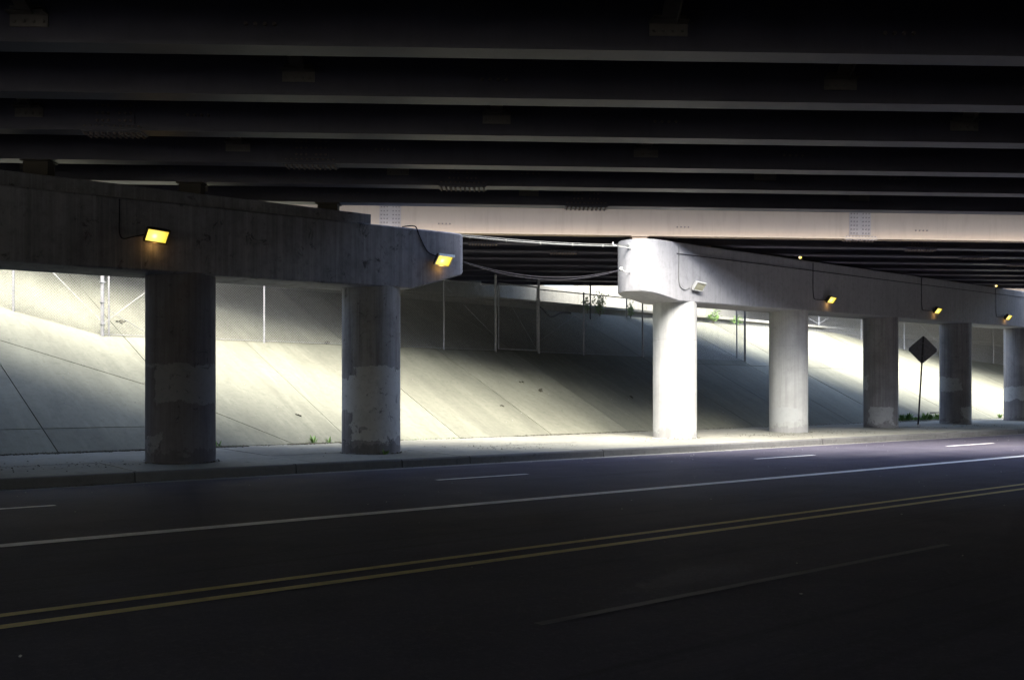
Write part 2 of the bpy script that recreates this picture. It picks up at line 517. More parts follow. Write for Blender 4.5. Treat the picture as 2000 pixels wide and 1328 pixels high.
# sidewalk base under the slabs, with the kerb stones and the slabs as its pieces
KW = 0.17
def walk_z(f): return -0.012 + (TOE_Z + 0.012) * f           # f 0 at kerb, 1 at toe
def toe_pt(tr):                                              # where the road-perpendicular at tr meets the toe line
    b = DR * tr
    q = (TOE_P - b.dot(NS)) / NR.dot(NS)
    return b + NR * q, q
m = MB()
for i in range(60):
    a, b = -60 + 3 * i, -60 + 3 * (i + 1)
    qa, qb = toe_pt(a)[1], toe_pt(b)[1]
    m.add([road(a, P_KERB + 0.05, -0.075), road(b, P_KERB + 0.05, -0.075), road(b, qb + 0.3, 0.03), road(a, qa + 0.3, 0.03)], [(0, 1, 2, 3)])
walk = tag(m.build('sidewalk', M['dirt']), kind='structure')
ks = sorted([road_t(u, P_KERB) for u in (265, 580, 787, 920, 1180, 1608, 1828)])
edges = [ks[0] - 3.05 * i for i in range(12, 0, -1)] + ks + [ks[-1] + 3.05 * i for i in range(1, 14)]
kb = M['kerb']
for a, b in zip(edges[:-1], edges[1:]):
    g = 0.012
    m = MB()
    jz = random.uniform(-0.006, 0.006)
    prof = [(P_KERB + 0.012, -0.30), (P_KERB + 0.03, -0.045), (P_KERB + 0.045, -0.018), (P_KERB + 0.07, -0.008), (P_KERB + KW, -0.008), (P_KERB + KW, -0.30)]
    A = [road(a + g, p, z + jz) for p, z in prof]
    B = [road(b - g, p, z + jz) for p, z in prof]
    m.hexa(A, B)
    m.build('kerb_stone', kb, walk)
def poly_slab(pts_top, th, mat, name, parent):
    m = MB()
    m.hexa([Vector(p) - Vector((0, 0, th)) for p in pts_top], pts_top)
    return m.build(name, mat, parent)
wj = road_t(520, P_KERB + 2.2)
wedges = [wj + 3.3 * i for i in range(-9, 22)]
for a, b in zip(wedges[:-1], wedges[1:]):
    if b < -24: continue
    qa, qb = toe_pt(a)[1] - 0.02, toe_pt(b)[1] - 0.02
    q0 = P_KERB + KW + 0.012
    for f0, f1 in ((0.0, 0.42), (0.42, 1.0)):
        g = 0.010
        pts = []
        for t_, q, f in ((a + g, qa, f0), (b - g, qb, f0), (b - g, qb, f1), (a + g, qa, f1)):
            pp = q0 + (q - q0) * f + (g if f == f0 and f0 > 0 else 0) - (g if f == f1 and f1 < 1 else 0)
            pts.append(road(t_, pp, walk_z(f) + random.uniform(-0.005, 0.004)))
        poly_slab(pts, 0.07, M['walk'], 'sidewalk_slab', walk)

# paved slope
m = MB()
ST0, ST1 = -26.9, 105.0
m.add([slp(ST0, TOE_P - 0.1, TOE_Z - 0.12), slp(ST1, TOE_P - 0.1, TOE_Z - 0.12), slp(ST1, TOP_P + 0.1, slope_z(TOP_P) - 0.04), slp(ST0, TOP_P + 0.1, slope_z(TOP_P) - 0.04)], [(0, 1, 2, 3)])
slope_o = tag(m.build('embankment_slope', M['dirt']), kind='structure')
def clip(poly, a, b, keep):
    out = []
    n = (-(b[1] - a[1]), b[0] - a[0])
    f = lambda p: ((p[0] - a[0]) * n[0] + (p[1] - a[1]) * n[1]) * keep
    for i in range(len(poly)):
        p, q = poly[i], poly[(i + 1) % len(poly)]
        fp, fq = f(p), f(q)
        if fp >= 0: out.append(p)
        if fp * fq < 0:
            s = fp / (fp - fq)
            out.append((p[0] + (q[0] - p[0]) * s, p[1] + (q[1] - p[1]) * s))
    return out
def shrink(poly, g):
    poly = [p for i, p in enumerate(poly) if math.hypot(p[0] - poly[i - 1][0], p[1] - poly[i - 1][1]) > 0.03]
    if len(poly) < 3: return []
    cx = sum(p[0] for p in poly) / len(poly); cy = sum(p[1] for p in poly) / len(poly)
    out = list(poly)
    for p, q in zip(poly, poly[1:] + poly[:1]):
        L = math.hypot(q[0] - p[0], q[1] - p[1])
        n = (-(q[1] - p[1]) / L, (q[0] - p[0]) / L)
        sg_ = 1 if (cx - p[0]) * n[0] + (cy - p[1]) * n[1] > 0 else -1
        n = (n[0] * sg_, n[1] * sg_)
        a_ = (p[0] + n[0] * g, p[1] + n[1] * g); b_ = (q[0] + n[0] * g, q[1] + n[1] * g)
        out = clip(out, a_, b_, sg_)
    return out
crack = [(6.4, 26.2), (10.06, 23.28), (12.2, 20.75)]
rows = [TOE_P, 21.5, 25.4, TOP_P]
n0 = int((ST0 - 7.1) / 3.4)
for i in range(n0, 29):
    a, b = 7.1 + 3.4 * i, 7.1 + 3.4 * (i + 1)
    for r0, r1 in zip(rows[:-1], rows[1:]):
        if r0 == TOE_P and i not in (-1, 0): r1_ = 25.4 if i > 6 else TOP_P
        elif r0 == 21.5:
            if i not in (-1, 0): continue
            r1_ = TOP_P
        elif r0 == 25.4:
            if i <= 6: continue
            r1_ = r1
        else: r1_ = r1
        polys = [[(a, r0), (b, r0), (b, r1_), (a, r1_)]]
        for c0, c1 in zip(crack[:-1], crack[1:]):
            if not a < (c0[0] + c1[0]) / 2 < b: continue
            nxt = []
            for pl in polys:
                if a <= c0[0] <= b or a <= c1[0] <= b or (c0[0] <= a and c1[0] >= b):
                    x, y = clip(pl, c0, c1, 1), clip(pl, c0, c1, -1)
                    lo = min(p[1] for p in pl); hi = max(p[1] for p in pl)
                    mid = lambda q: c0[1] + (q - c0[0]) * (c1[1] - c0[1]) / (c1[0] - c0[0])
                    if len(x) > 2 and len(y) > 2 and lo < mid((a + b) / 2) < hi: nxt += [x, y]
                    else: nxt.append(pl)
                else: nxt.append(pl)
            polys = nxt
        for pl in polys:
            pl = shrink(pl, 0.011)
            if len(pl) < 3: continue
            j = random.uniform(-0.006, 0.006)
            poly_slab([slp(x, y, slope_z(y) + j) for x, y in pl], 0.045, M['slope'], 'concrete_slab', slope_o)
# bench at the top of the slope and the embankment behind
m = MB()
m.hexa([slp(ST0, TOP_P, 3.6), slp(ST1, TOP_P, 3.6), slp(ST1, 33.3, 3.6), slp(ST0, 33.3, 3.6)],
       [slp(ST0, TOP_P, slope_z(TOP_P) - 0.01), slp(ST1, TOP_P, slope_z(TOP_P) - 0.01), slp(ST1, 33.3, 4.75), slp(ST0, 33.3, 4.75)])
tag(m.build('bench_ground', M['dirt']), kind='structure')
m = MB()
m.hexa([slp(-120, 33.5, -0.5), slp(200, 33.5, -0.5), slp(200, 120, -0.5), slp(-120, 120, -0.5)],
       [slp(-120, 33.5, 5.9), slp(200, 33.5, 5.9), slp(200, 120, 5.9), slp(-120, 120, 5.9)])
tag(m.build('embankment', M['earth']), kind='structure')
# the far kerb, walk, slope and embankment behind the camera
m = MB()
m.hexa([road(-80, P_OPP - 5.0, -0.5), road(120, P_OPP - 5.0, -0.5), road(120, P_OPP, -0.5), road(-80, P_OPP, -0.5)],
       [road(-80, P_OPP - 5.0, 0.05), road(120, P_OPP - 5.0, 0.05), road(120, P_OPP, -0.01), road(-80, P_OPP, -0.01)])
tag(m.build('opposite_sidewalk', M['walk']), kind='structure')
m = MB()
m.hexa([road(-80, -19, -0.5), road(120, -19, -0.5), road(120, P_OPP - 5.0, -0.5), road(-80, P_OPP - 5.0, -0.5)],
       [road(-80, -19, 5.2), road(120, -19, 5.2), road(120, P_OPP - 5.0, 0.06), road(-80, P_OPP - 5.0, 0.06)])
tag(m.build('opposite_slope', M['earth']), kind='structure')
m = MB()
m.hexa([road(-80, -60, -0.5), road(120, -60, -0.5), road(120, -19.05, -0.5), road(-80, -19.05, -0.5)],
       [road(-80, -60, 5.9), road(120, -60, 5.9), road(120, -19.05, 5.9), road(-80, -19.05, 5.9)])
tag(m.build('opposite_embankment', M['earth']), kind='structure')

# ------------------------------------------------------------------ retaining wall along the bench
wall = thing('retaining_wall', 'long pale concrete wall behind a low ledge at the top of the paved slope', 'wall', slp(30, 33.1, 4.7))
def wall_panel(a, b, z1, mat):
    m = MB(); g = 0.008
    m.hexa([slp(a + g, 33.1, 4.6), slp(b - g, 33.1, 4.6), slp(b - g, 33.45, 4.6), slp(a + g, 33.45, 4.6)],
           [slp(a + g, 33.1, z1), slp(b - g, 33.1, z1), slp(b - g, 33.45, z1), slp(a + g, 33.45, z1)])
    m.build('wall_panel', mat, wall)
for i in range(-5, 21):
    wall_panel(i * 5.0, i * 5.0 + 5.0, 7.3 if i > 6 else 6.2, M['wall'])
for i in range(-5, 21):
    a, b, g = i * 5.0 + 1.2, i * 5.0 + 6.2, 0.01
    m = MB()
    m.hexa([slp(a + g, 30.22, 4.5), slp(b - g, 30.22, 4.5), slp(b - g, 30.5, 4.5), slp(a + g, 30.5, 4.5)],
           [slp(a + g, 30.22, 4.98), slp(b - g, 30.22, 4.98), slp(b - g, 30.5, 4.98), slp(a + g, 30.5, 4.98)])
    led = m.build('ledge', M['wall'], wall)
    m = MB()
    m.hexa([slp(a + g, 30.06, 4.983), slp(b - g, 30.06, 4.983), slp(b - g, 30.6, 4.983), slp(a + g, 30.6, 4.983)],
           [slp(a + g, 30.06, 5.10), slp(b - g, 30.06, 5.10), slp(b - g, 30.6, 5.10), slp(a + g, 30.6, 5.10)])
    m.build('coping', M['wall'], led, bevel=0.012)

# ------------------------------------------------------------------ bridges
WEB_H = 1.30
def girder_ends(Y): return (0.7325 * Y - 32.9) / 0.6807, (0.7325 * Y + 17.5) / 0.6807
def bolt(m, c, n, r=0.022, h=0.02):
    c = Vector(c); n = Vector(n).normalized()
    a = n.cross(Vector((0, 0, 1)))
    if a.length < 0.1: a = Vector((1, 0, 0))
    a.normalize(); b = n.cross(a)
    k = 6
    base = [c + a * (r * math.cos(i * math.pi / 3)) + b * (r * math.sin(i * math.pi / 3)) for i in range(k)]
    top = [c + n * h + a * (r * 0.8 * math.cos(i * math.pi / 3)) + b * (r * 0.8 * math.sin(i * math.pi / 3)) for i in range(k)]
    m.hexa(base, top)
def splice_mesh():
    """splice template: web plate, flange plates and their bolts, about the bottom centre of the girder"""
    m = MB()
    m.box((0, -0.022, WEB_H / 2 + 0.02), 0.58, 0.016, WEB_H - 0.20)
    m.box((0, 0, -0.013), 0.86, 0.30, 0.018)
    m.box((0, -0.10, 0.046), 0.86, 0.10, 0.016)
    return m
def splice_bolts():
    m = MB()
    for cx in (-0.24, -0.16, -0.08, 0.08, 0.16, 0.24):
        for r_ in range(10): bolt(m, (cx, -0.030, 0.17 + r_ * 0.105), (0, -1, 0))
    for i in range(10):
        x = -0.385 + i * 0.0855
        for y in (-0.12, -0.06, 0.06, 0.12): bolt(m, (x, y, -0.022), (0, 0, -1), 0.02, 0.028)
        bolt(m, (x, -0.12, 0.054), (0, 0, 1), 0.02, 0.025)
    return m
def bracket_mesh():
    m = MB()
    m.box((0, -0.018, 0.0), 0.40, 0.02, 0.13)
    m.box((0, -0.075, 0.067), 0.40, 0.13, 0.014)
    m.box((0, -0.06, 0.115), 0.34, 0.10, 0.012)
    for i in range(4): bolt(m, (-0.15 + 0.1 * i, -0.028, -0.01), (0, -1, 0), 0.022, 0.022)
    return m
def boltrow_mesh():
    m = MB()
    for i in range(4): bolt(m, (-0.15 + 0.1 * i, 0, 0), (0, -1, 0), 0.024, 0.024)
    return m
templates = {}
def template(key, fn, mat):
    if key not in templates:
        me_o = fn().build(key, mat)
        templates[key] = me_o
        if 'bolt' in key: me_o['kind'] = 'stuff'
        col.objects.unlink(me_o)
    return templates[key]

def overpass(name, label, loc, girders, deck_y0, deck_y1, mats, splices, braces, xr, group=None):
    """girders: list of (Y, z at X=0, dz/dX)"""
    root = thing(name, label, 'bridge', loc, group)
    gs = []
    for i, (Y, z0, sl) in enumerate(girders):
        xa, xb = girder_ends(Y)
        m = MB()
        n = 10
        def sec(X):
            z = z0 + sl * X
            return z
        for y0, y1, za, zb in ((Y - 0.16, Y + 0.16, 0.0, 0.034), (Y - 0.011, Y + 0.011, 0.034, WEB_H), (Y - 0.16, Y + 0.16, WEB_H, WEB_H + 0.03)):
            A = [(xa, y0, sec(xa) + za), (xa, y1, sec(xa) + za), (xa, y1, sec(xa) + zb), (xa, y0, sec(xa) + zb)]
            B = [(xb, y0, sec(xb) + za), (xb, y1, sec(xb) + za), (xb, y1, sec(xb) + zb), (xb, y0, sec(xb) + zb)]
            m.hexa(A, B)
        g = m.build('girder', mats(i), root)
        gs.append(g)
        tilt = -math.atan(sl)
        for X in splices(i):
            share(template('splice_%s' % mats(i).name, splice_mesh, M['plate'] if mats(i) is M['girder'] else mats(i)), 'splice_plate', g, (X, Y, z0 + sl * X), (0, tilt, 0))
            share(template('splicebolt_%s' % mats(i).name, splice_bolts, M['bolt']), 'splice_bolts', g, (X, Y, z0 + sl * X), (0, tilt, 0))
    for i, (Y, z0, sl) in enumerate(girders):
        for X in braces(i - 1) if i else []:            # bracket on the near face, brace back to the girder before
            if not xr[0] < X < xr[1]: continue
            z = z0 + sl * X
            Yp, zp0, slp_ = girders[i - 1]
            zp = zp0 + slp_ * X
            share(template('bracket', bracket_mesh, M['bracket']), 'brace_bracket', gs[i], (X, Y, z + 0.27), (0, -math.atan(sl), 0))
            m = MB()
            m.bar((X, Y - 0.10, z + 0.36), (X, Yp + 0.06, zp + WEB_H - 0.10), 0.17, 0.014)
            m.bar((X + 0.08, Y - 0.10, z + 0.33), (X + 0.08, Yp + 0.06, zp + WEB_H - 0.13), 0.014, 0.09)
            m.bar((X - 0.09, Y - 0.05, z + WEB_H - 0.10), (X - 0.09, Yp + 0.10, zp + 0.30), 0.014, 0.10)
            m.build('cross_brace', M['bracket'], root)
        for X in braces(i):
            if xr[0] < X < xr[1]:
                share(template('boltrow', boltrow_mesh, M['bolt']), 'bolt_row', gs[i], (X, Y - 0.012, z0 + sl * X + 0.27), (0, -math.atan(sl), 0))
    # deck slab and parapets
    def top(X, Y):
        best = min(girders, key=lambda g: abs(g[0] - Y))
        return best[1] + best[2] * X + WEB_H + 0.03
    g0, g1 = girders[0], girders[-1]
    def dz(X, Y):
        f = (Y - g0[0]) / (g1[0] - g0[0])
        z0 = g0[1] + (g1[1] - g0[1]) * f; s = g0[2] + (g1[2] - g0[2]) * f
        return z0 + s * X + WEB_H + 0.045
    ea0, eb0 = girder_ends(deck_y0); ea1, eb1 = girder_ends(deck_y1)
    ea0 -= 3; ea1 -= 3; eb0 += 3; eb1 += 3
    c = [(ea0, deck_y0), (eb0, deck_y0), (eb1, deck_y1), (ea1, deck_y1)]
    m = MB()
    m.hexa([(x, y, dz(x, y)) for x, y in c], [(x, y, dz(x, y) + 0.24) for x, y in c])
    m.build('deck_slab', M['deck'], root)
    for y, d in ((deck_y0, 1), (deck_y1, -1)):
        xa, xb = girder_ends(y); xa -= 3; xb += 3
        m = MB()
        A = [(xa, y, dz(xa, y) + 0.243), (xa, y + d * 0.38, dz(xa, y) + 0.243), (xa, y + d * 0.2, dz(xa, y) + 0.55), (xa, y + d * 0.16, dz(xa, y) + 1.02), (xa, y, dz(xa, y) + 1.02)]
        B = [(xb, q[1], q[2] - dz(xa, y) + dz(xb, y)) for q in A]
        m.hexa(A, B)
        m.build('parapet', M['deck'], root)
    return root

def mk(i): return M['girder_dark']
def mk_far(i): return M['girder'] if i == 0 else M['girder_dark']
near_g = []
Ys = [20.76 - 2.0 * k for k in range(0, 17)]
obsY = [20.76, 18.7, 16.83, 14.69, 12.68, 10.75]
for k in range(6): Ys[k] = obsY[k]
for k in range(6, 17): Ys[k] = 10.75 - 2.0 * (k - 5)
Ys = Ys[::-1]
near_g = [(Y, 5.05 + 0.025 * (Y - 20.76), -0.0145) for Y in Ys]
NG = len(near_g)                           # index NG-6 is the first girder in the picture
i1 = NG - 6
def near_braces(i):                        # bay between girder i and i+1
    b = i - (i1 - 1)
    if i < i1 - 1 or i >= NG - 1: return []
    return [-5.06 + 2.42 * b + 6.7 * q for q in range(-4, 4)]
def near_splices(i):
    k = i - i1 + 1
    return [-5.7 + 2.4 * (k - 3)] if k >= 3 else []
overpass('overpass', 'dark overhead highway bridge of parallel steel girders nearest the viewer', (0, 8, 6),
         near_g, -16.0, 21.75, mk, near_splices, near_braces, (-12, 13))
far_g = [(27.7 + 2.0 * k, 5.56 + 0.046 * k, -0.0144 + 0.00098 * k) for k in range(9)]
def far_braces(i): return [-1.83 + 2.42 * i + 6.45 * q for q in range(-3, 5)] if i < 8 else []
def far_splices(i): return [-3.3 + 2.45 * i, 9.4 + 2.45 * i]
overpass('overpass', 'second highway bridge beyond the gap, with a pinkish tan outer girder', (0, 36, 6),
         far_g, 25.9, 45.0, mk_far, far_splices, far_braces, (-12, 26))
third_g = [(56.0 + 2.4 * k, 6.66 + 0.05 * k, -0.010) for k in range(16)]
overpass('overpass', 'farthest bridge, its pale girder glimpsed through the fence under the second bridge', (0, 66, 6),
         third_g, 54.5, 96.0, mk_far, lambda i: [], lambda i: [], (0, 0))

# ------------------------------------------------------------------ piers
def pier_cap(sections, ztop, zbot, mat, parent, ch=0.03):
    """sections: (t, half width) ; chamfered top edges"""
    loc = pier(sections[len(sections) // 2][0], 0, zbot(sections[len(sections) // 2][0]))
    m = MB(); rings = []
    for t, s in sections:
        zt, zb = ztop(t), zbot(t)
        c = min(ch, s * 0.5)
        rings.append([pier(t, -s, zb + c), pier(t, -s, zt - c), pier(t, -s + c, zt), pier(t, s - c, zt), pier(t, s, zt - c), pier(t, s, zb + c), pier(t, s - c, zb), pier(t, -s + c, zb)])
    n = 8
    vs_ = [v for r_ in rings for v in r_]
    fs_ = [(i * n + k, i * n + (k + 1) % n, (i + 1) * n + (k + 1) % n, (i + 1) * n + k) for i in range(len(rings) - 1) for k in range(n)]
    fs_ += [tuple(range(n)), tuple(range((len(rings) - 1) * n, len(rings) * n))]
    m.add(vs_, fs_)
    o = m.build('pier_cap', mat, parent, loc=loc)
    for p in o.data.polygons: p.use_smooth = True
    try:
        o.data.set_sharp_from_angle(angle=R(28))
    except Exception: pass
    return o
HW = 0.61
def nose(tc, sign, n=12):
    out = []
    for i in range(n + 1):
        a = (math.pi / 2) * i / n
        out.append((tc + sign * HW * math.sin(a), max(0.012, HW * math.cos(a))))
    return out
def column(t, ztop, mat, parent, seams=()):
    c = pier(t, 0, 0)
    f = 0.35
    zb = -0.10
    m = MB()
    n = 48
    zs = [zb, 0.02, 0.05]
    rr = [0.625, 0.625, 0.612]
    zs += [0.8, 1.6, 2.4]; rr += [0.61] * 3
    for s in seams:
        zs += [s - 0.012, s, s + 0.012]; rr += [0.61, 0.602, 0.61]
    zs.append(ztop); rr.append(0.61)
    q = sorted(zip(zs, rr))
    rings = []
    for z, r_ in q:
        rings.append([Vector((c.x + r_ * math.cos(2 * math.pi * k / n), c.y + r_ * math.sin(2 * math.pi * k / n), z)) for k in range(n)])
    vs_ = [v for g in rings for v in g]
    fs_ = [(i * n + k, i * n + (k + 1) % n, (i + 1) * n + (k + 1) % n, (i + 1) * n + k) for i in range(len(rings) - 1) for k in range(n)]
    m.add(vs_, fs_)
    o = m.build('column', mat, parent, loc=(c.x, c.y, 0), smooth=True)
    o.data.set_sharp_from_angle(angle=R(18))
    return o

# near pier
nt_top = lambda t: 4.58 + 0.03 * t
T_C1, T_C2 = pier_t(353), pier_t(725)
def nt_bot(t):
    z = 3.36 + 0.02 * t
    return z + max(0.0, (t - (T_C2 + 0.62))) * 0.27
np_ = thing('pier', 'dark weathered concrete pier with two stout round columns at left', 'bridge pier', pier(2, 0, 0))
secs = [(-13.0, HW), (-8, HW), (-4, HW), (0, HW), (3, HW), (T_C2 + 0.62, HW), (T_C2 + 1.1, HW)] + nose(5.98, 1)
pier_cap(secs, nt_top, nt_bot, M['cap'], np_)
m = MB()
BW = 0.42
bt = lambda t: 4.83 + 0.025 * t
t_e = pier_t(725, -BW)
m.hexa([pier(-12.9, -BW, nt_top(-12.9) - 0.05), pier(t_e, -BW, nt_top(t_e) - 0.05), pier(t_e, BW, nt_top(t_e) - 0.05), pier(-12.9, BW, nt_top(-12.9) - 0.05)],
       [pier(-12.9, -BW, bt(-12.9)), pier(t_e, -BW, bt(t_e)), pier(t_e, BW, bt(t_e)), pier(-12.9, BW, bt(-12.9))])
m.build('bearing_bench', M['cap'], np_, bevel=0.02)
for t in (T_C1 - 6.3, T_C1, T_C2):
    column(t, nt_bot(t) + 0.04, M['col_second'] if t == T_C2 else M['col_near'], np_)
def bearings(parent, girders, topf, s_rng, mat):
    for Y, z0, sl in girders:
        t = (Y - P0.y) / DP.y
        if not s_rng[0] < t < s_rng[1]: continue
        c = pier(t, 0, 0)
        zb = topf(t); zt = z0 + sl * c.x - 0.001
        if zt - zb < 0.03: continue
        m = MB()
        m.box((c.x, Y, zb + 0.012), 0.52, 0.36, 0.02)
        m.box((c.x, Y, (zb + 0.024 + zt - 0.024) / 2), 0.40, 0.26, max(0.01, zt - zb - 0.048))
        m.box((c.x, Y, zt - 0.012), 0.48, 0.34, 0.02)
        m.build('bearing', mat, parent)
bearings(np_, near_g, bt, (-12, 4.4), M['bearing'])

# far pier
ft_top = lambda t: 5.14 + 0.0178 * t
T_F = [pier_t(u) for u in (1318, 1540, 1720, 1866, 1989)]
def ft_bot(t): return 3.52 + 0.0185 * t + max(0.0, (T_F[0] - 0.62) - t) * 0.16
fp = thing('pier', 'pale concrete pier beyond the gap, five round columns receding to the right', 'bridge pier', pier(T_F[2], 0, 0))
secs = nose(13.2, -1)[::-1] + [(T_F[0] - 0.62, HW)] + [(T_F[0] + 0.7 + 5.5 * i, HW) for i in range(0, 5)] + [(T_F[-1] + 1.6, HW)] + nose(T_F[-1] + 1.62, 1)[1:]
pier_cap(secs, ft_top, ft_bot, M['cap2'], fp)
for i, t in enumerate(T_F):
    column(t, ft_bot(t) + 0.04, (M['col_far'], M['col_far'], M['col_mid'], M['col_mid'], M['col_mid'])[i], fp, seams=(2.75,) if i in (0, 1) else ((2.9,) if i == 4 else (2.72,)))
bearings(fp, far_g, ft_top, (12.7, T_F[-1] + 1), M['girder'])

# ------------------------------------------------------------------ wall lamps
UP = Vector((0, 0, 1))
def wall_lamp(u, v, label, lit=True, size=1.0, trim=False):
    t, z = pier_face(u, v, -HW - 0.16)
    base = pier(t, -HW, z)
    root = thing('wall_lamp', label, 'lamp', base, 'amber floodlights bolted to the bridge piers')
    out = -NP
    # body axes: X along the face, lens normal points outward and down
    tilt = R(38)
    N = (out * math.cos(tilt) + Vector((0, 0, -1)) * math.sin(tilt)).normalized()
    X = DP.copy()
    N = (N - X * 0.10).normalized(); X = (X - N * X.dot(N)).normalized()
    U = N.cross(X) if N.cross(X).z > 0 else -N.cross(X)
    c = base + out * 0.17
    w, h, d = 0.40 * size, 0.27 * size, 0.13 * size
    m = MB()
    q = [(-1, -1), (1, -1), (1, 1), (-1, 1)]
    back = [c + X * (i * w * 0.36) + U * (j * h * 0.34) - N * d for i, j in q]
    mid = [c + X * (i * w * 0.5) + U * (j * h * 0.5) - N * 0.03 for i, j in q]
    fr = [c + X * (i * w * 0.5) + U * (j * h * 0.5) for i, j in q]
    m.hexa(back, mid); m.hexa(mid, fr)
    hs = M['housing'] if lit and not trim else M['pale'] if not lit else M['housing']
    body = m.build('lamp_housing', hs, root, bevel=0.006)
    m = MB()
    fw = 0.022 * size
    for (a, b_, ww, hh) in ((0, 0.5 * h - fw / 2, w, fw), (0, -0.5 * h + fw / 2, w, fw), (0.5 * w - fw / 2, 0, fw, h - 2 * fw - 0.001), (-0.5 * w + fw / 2, 0, fw, h - 2 * fw - 0.001)):
        m.box(c + X * a + U * b_ + N * 0.011, ww, hh, 0.02, (X, U, N))
    for s in (-1, 1): bolt(m, c + X * (s * 0.3 * w) + U * (0.5 * h - fw / 2) + N * 0.021, N, 0.009, 0.006)
    m.build('lens_frame', M['trim'] if trim else hs, root)
    if trim:
        m = MB()
        vc = c + U * (0.5 * h + 0.012) + N * 0.03
        vn = (out + UP * 0.15).normalized(); vu = DP.cross(vn); vu = vu if vu.z > 0 else -vu
        m.box(vc, w + 0.03, 0.012, 0.055, (DP, vn, vu))
        for s_ in (-1, 1): bolt(m, vc + DP * (s_ * 0.3 * w) + vn * 0.006, vn, 0.011, 0.007)
        m.build('visor', M['trim'], root)
    # lens modelled about its own origin so that the tube sits inside it
    lw, lh = w - 2 * fw - 0.004, h - 2 * fw - 0.004
    m = MB()
    for iy in range(4):
        for ix in range(6):
            pass
    bulge = 0.012
    L = c + N * 0.004
    g = []
    for iy in range(5):
        for ix in range(7):
            a, b_ = ix / 6 * 2 - 1, iy / 4 * 2 - 1
            g.append(L + X * (a * lw / 2) + U * (b_ * lh / 2) + N * (bulge * (1 - a * a) * (1 - b_ * b_)))
    m.add(g, [(iy * 7 + ix, iy * 7 + ix + 1, (iy + 1) * 7 + ix + 1, (iy + 1) * 7 + ix) for iy in range(4) for ix in range(6)])
    m.build('lens', M['lens'] if lit else M['lens_off'], root, loc=L, smooth=True)
    if lit:
        ld = bpy.data.lights.new('lamp_glow', 'POINT')
        ld.energy = 0.07; ld.color = (1.0, 0.52, 0.13); ld.shadow_soft_size = 0.05
        lo = bpy.data.objects.new('lamp_glow', ld); col.objects.link(lo)
        lo.parent = root; lo.matrix_parent_inverse = Matrix.Translation(-root.location)
        lo.location = c - U * (0.5 * h + 0.02) + N * 0.05
    m = MB()
    m.box(base + out * 0.012, 0.14, 0.02, 0.16, (DP, out, Vector((0, 0, 1))))
    m.tube([base + out * 0.02 + Vector((0, 0, 0.0)), base + out * 0.06 + Vector((0, 0, 0.01)), c - N * (d * 0.8)], 0.028, 8)
    m.build('bracket', hs, root)
    return root, t, z
LAMPS = [
    (306, 461, 'lit amber lamp on the dark pier cap, leftmost of all lamps', True, True),
    (866, 509, 'lit amber lamp at the near pier cap end, pale trim along its top', True, True),
    (1366, 560, 'unlit pale lamp on the sunlit end of the second pier', False, False),
    (1624, 586, 'lit amber lamp on the second pier, just right of its second column', True, False),
    (1832, 607, 'lit amber lamp above the diamond sign on the second pier', True, False),
    (1970, 620, 'lit amber lamp nearest the right edge of the picture', True, False)]
lamp_pos = []
for i, (u, v, lab, lit, tr) in enumerate(LAMPS):
    r_, t, z = wall_lamp(u, v, lab, lit, 1.0 if i < 3 else 0.95, trim=(i == 1))
    lamp_pos.append((t, z))

# conduits on the caps
def smooth_path(pts, n=6):
    pts = [Vector(p) for p in pts]
    out = []
    for i in range(len(pts) - 1):
        p0, p1, p2, p3 = pts[max(i - 1, 0)], pts[i], pts[i + 1], pts[min(i + 2, len(pts) - 1)]
        for k in range(n):
            s = k / n
            out.append(0.5 * ((2 * p1) + (p2 - p0) * s + (2 * p0 - 5 * p1 + 4 * p2 - p3) * s * s + (3 * p1 - p0 - 3 * p2 + p3) * s ** 3))
    out.append(pts[-1])
    return out
def single(name, pts, r, mat, label, cat, n=6, sm=6, group=None):
    m = MB(); m.tube(smooth_path(pts, sm) if sm else pts, r, n)
    return tag(m.build(name, mat, smooth=True), label, cat, group)
fs = -HW - 0.018
def on_near(u, v): t, z = pier_face(u, v, fs); return pier(t, fs, z)
single('conduit', [on_near(233, 389), on_near(233, 420), on_near(233, 452), on_near(240, 466), on_near(258, 463), on_near(284, 458)], 0.010, M['cable'],
       'thin dark conduit looping down the cap to the leftmost lamp', 'conduit')
single('lamp_cable', [on_near(806, 445) + NP * 0.35 + Vector((0, 0, 0.06)), on_near(810, 444) + Vector((0, 0, 0.02)), on_near(818, 458), on_near(828, 480), on_near(838, 494), on_near(852, 500)], 0.013, M['cable'],
       'black cable hanging from the cap top to the lamp at the cap end', 'cable')
cz = lambda t: 4.80 + 0.0195 * t
ta = pier_t(1322, fs)
m = MB(); m.tube([pier(ta + 0.0, fs, cz(ta)), pier(T_F[-1] + 2.0, fs, cz(T_F[-1] + 2.0))], 0.011, 6)
tr_ = tag(m.build('conduit', M['cable'], smooth=True), 'long dark conduit running along the face of the second pier cap', 'conduit')
for (u, k, lab) in ((1588, 3, 'second column'), (1800, 4, 'diamond sign'), (1945, 5, 'right edge')):
    t, z = lamp_pos[k]; tt = pier_t(u, fs)
    single('conduit', [pier(tt, fs, ft_top(tt) - 0.05), pier(tt, fs, cz(tt)), pier(tt, fs, z + 0.30), pier(tt + 0.04, fs, z + 0.08), pier(tt + 0.15, fs, z - 0.02), pier(t - 0.06, fs, z)], 0.010, M['cable'],
           'thin conduit dropping down the second pier to the lamp by the ' + lab, 'conduit')
def on_far(u, v, s=fs): t, z = pier_face(u, v, s); return pier(t, s, z)
single('conduit', [on_far(1326, 480), on_far(1326, 510), on_far(1326, 546), on_far(1329, 560), on_far(1338, 566), on_far(1347, 562)], 0.011, M['conduit'],
       'thin pale conduit bending to the unlit lamp on the second pier end', 'conduit')

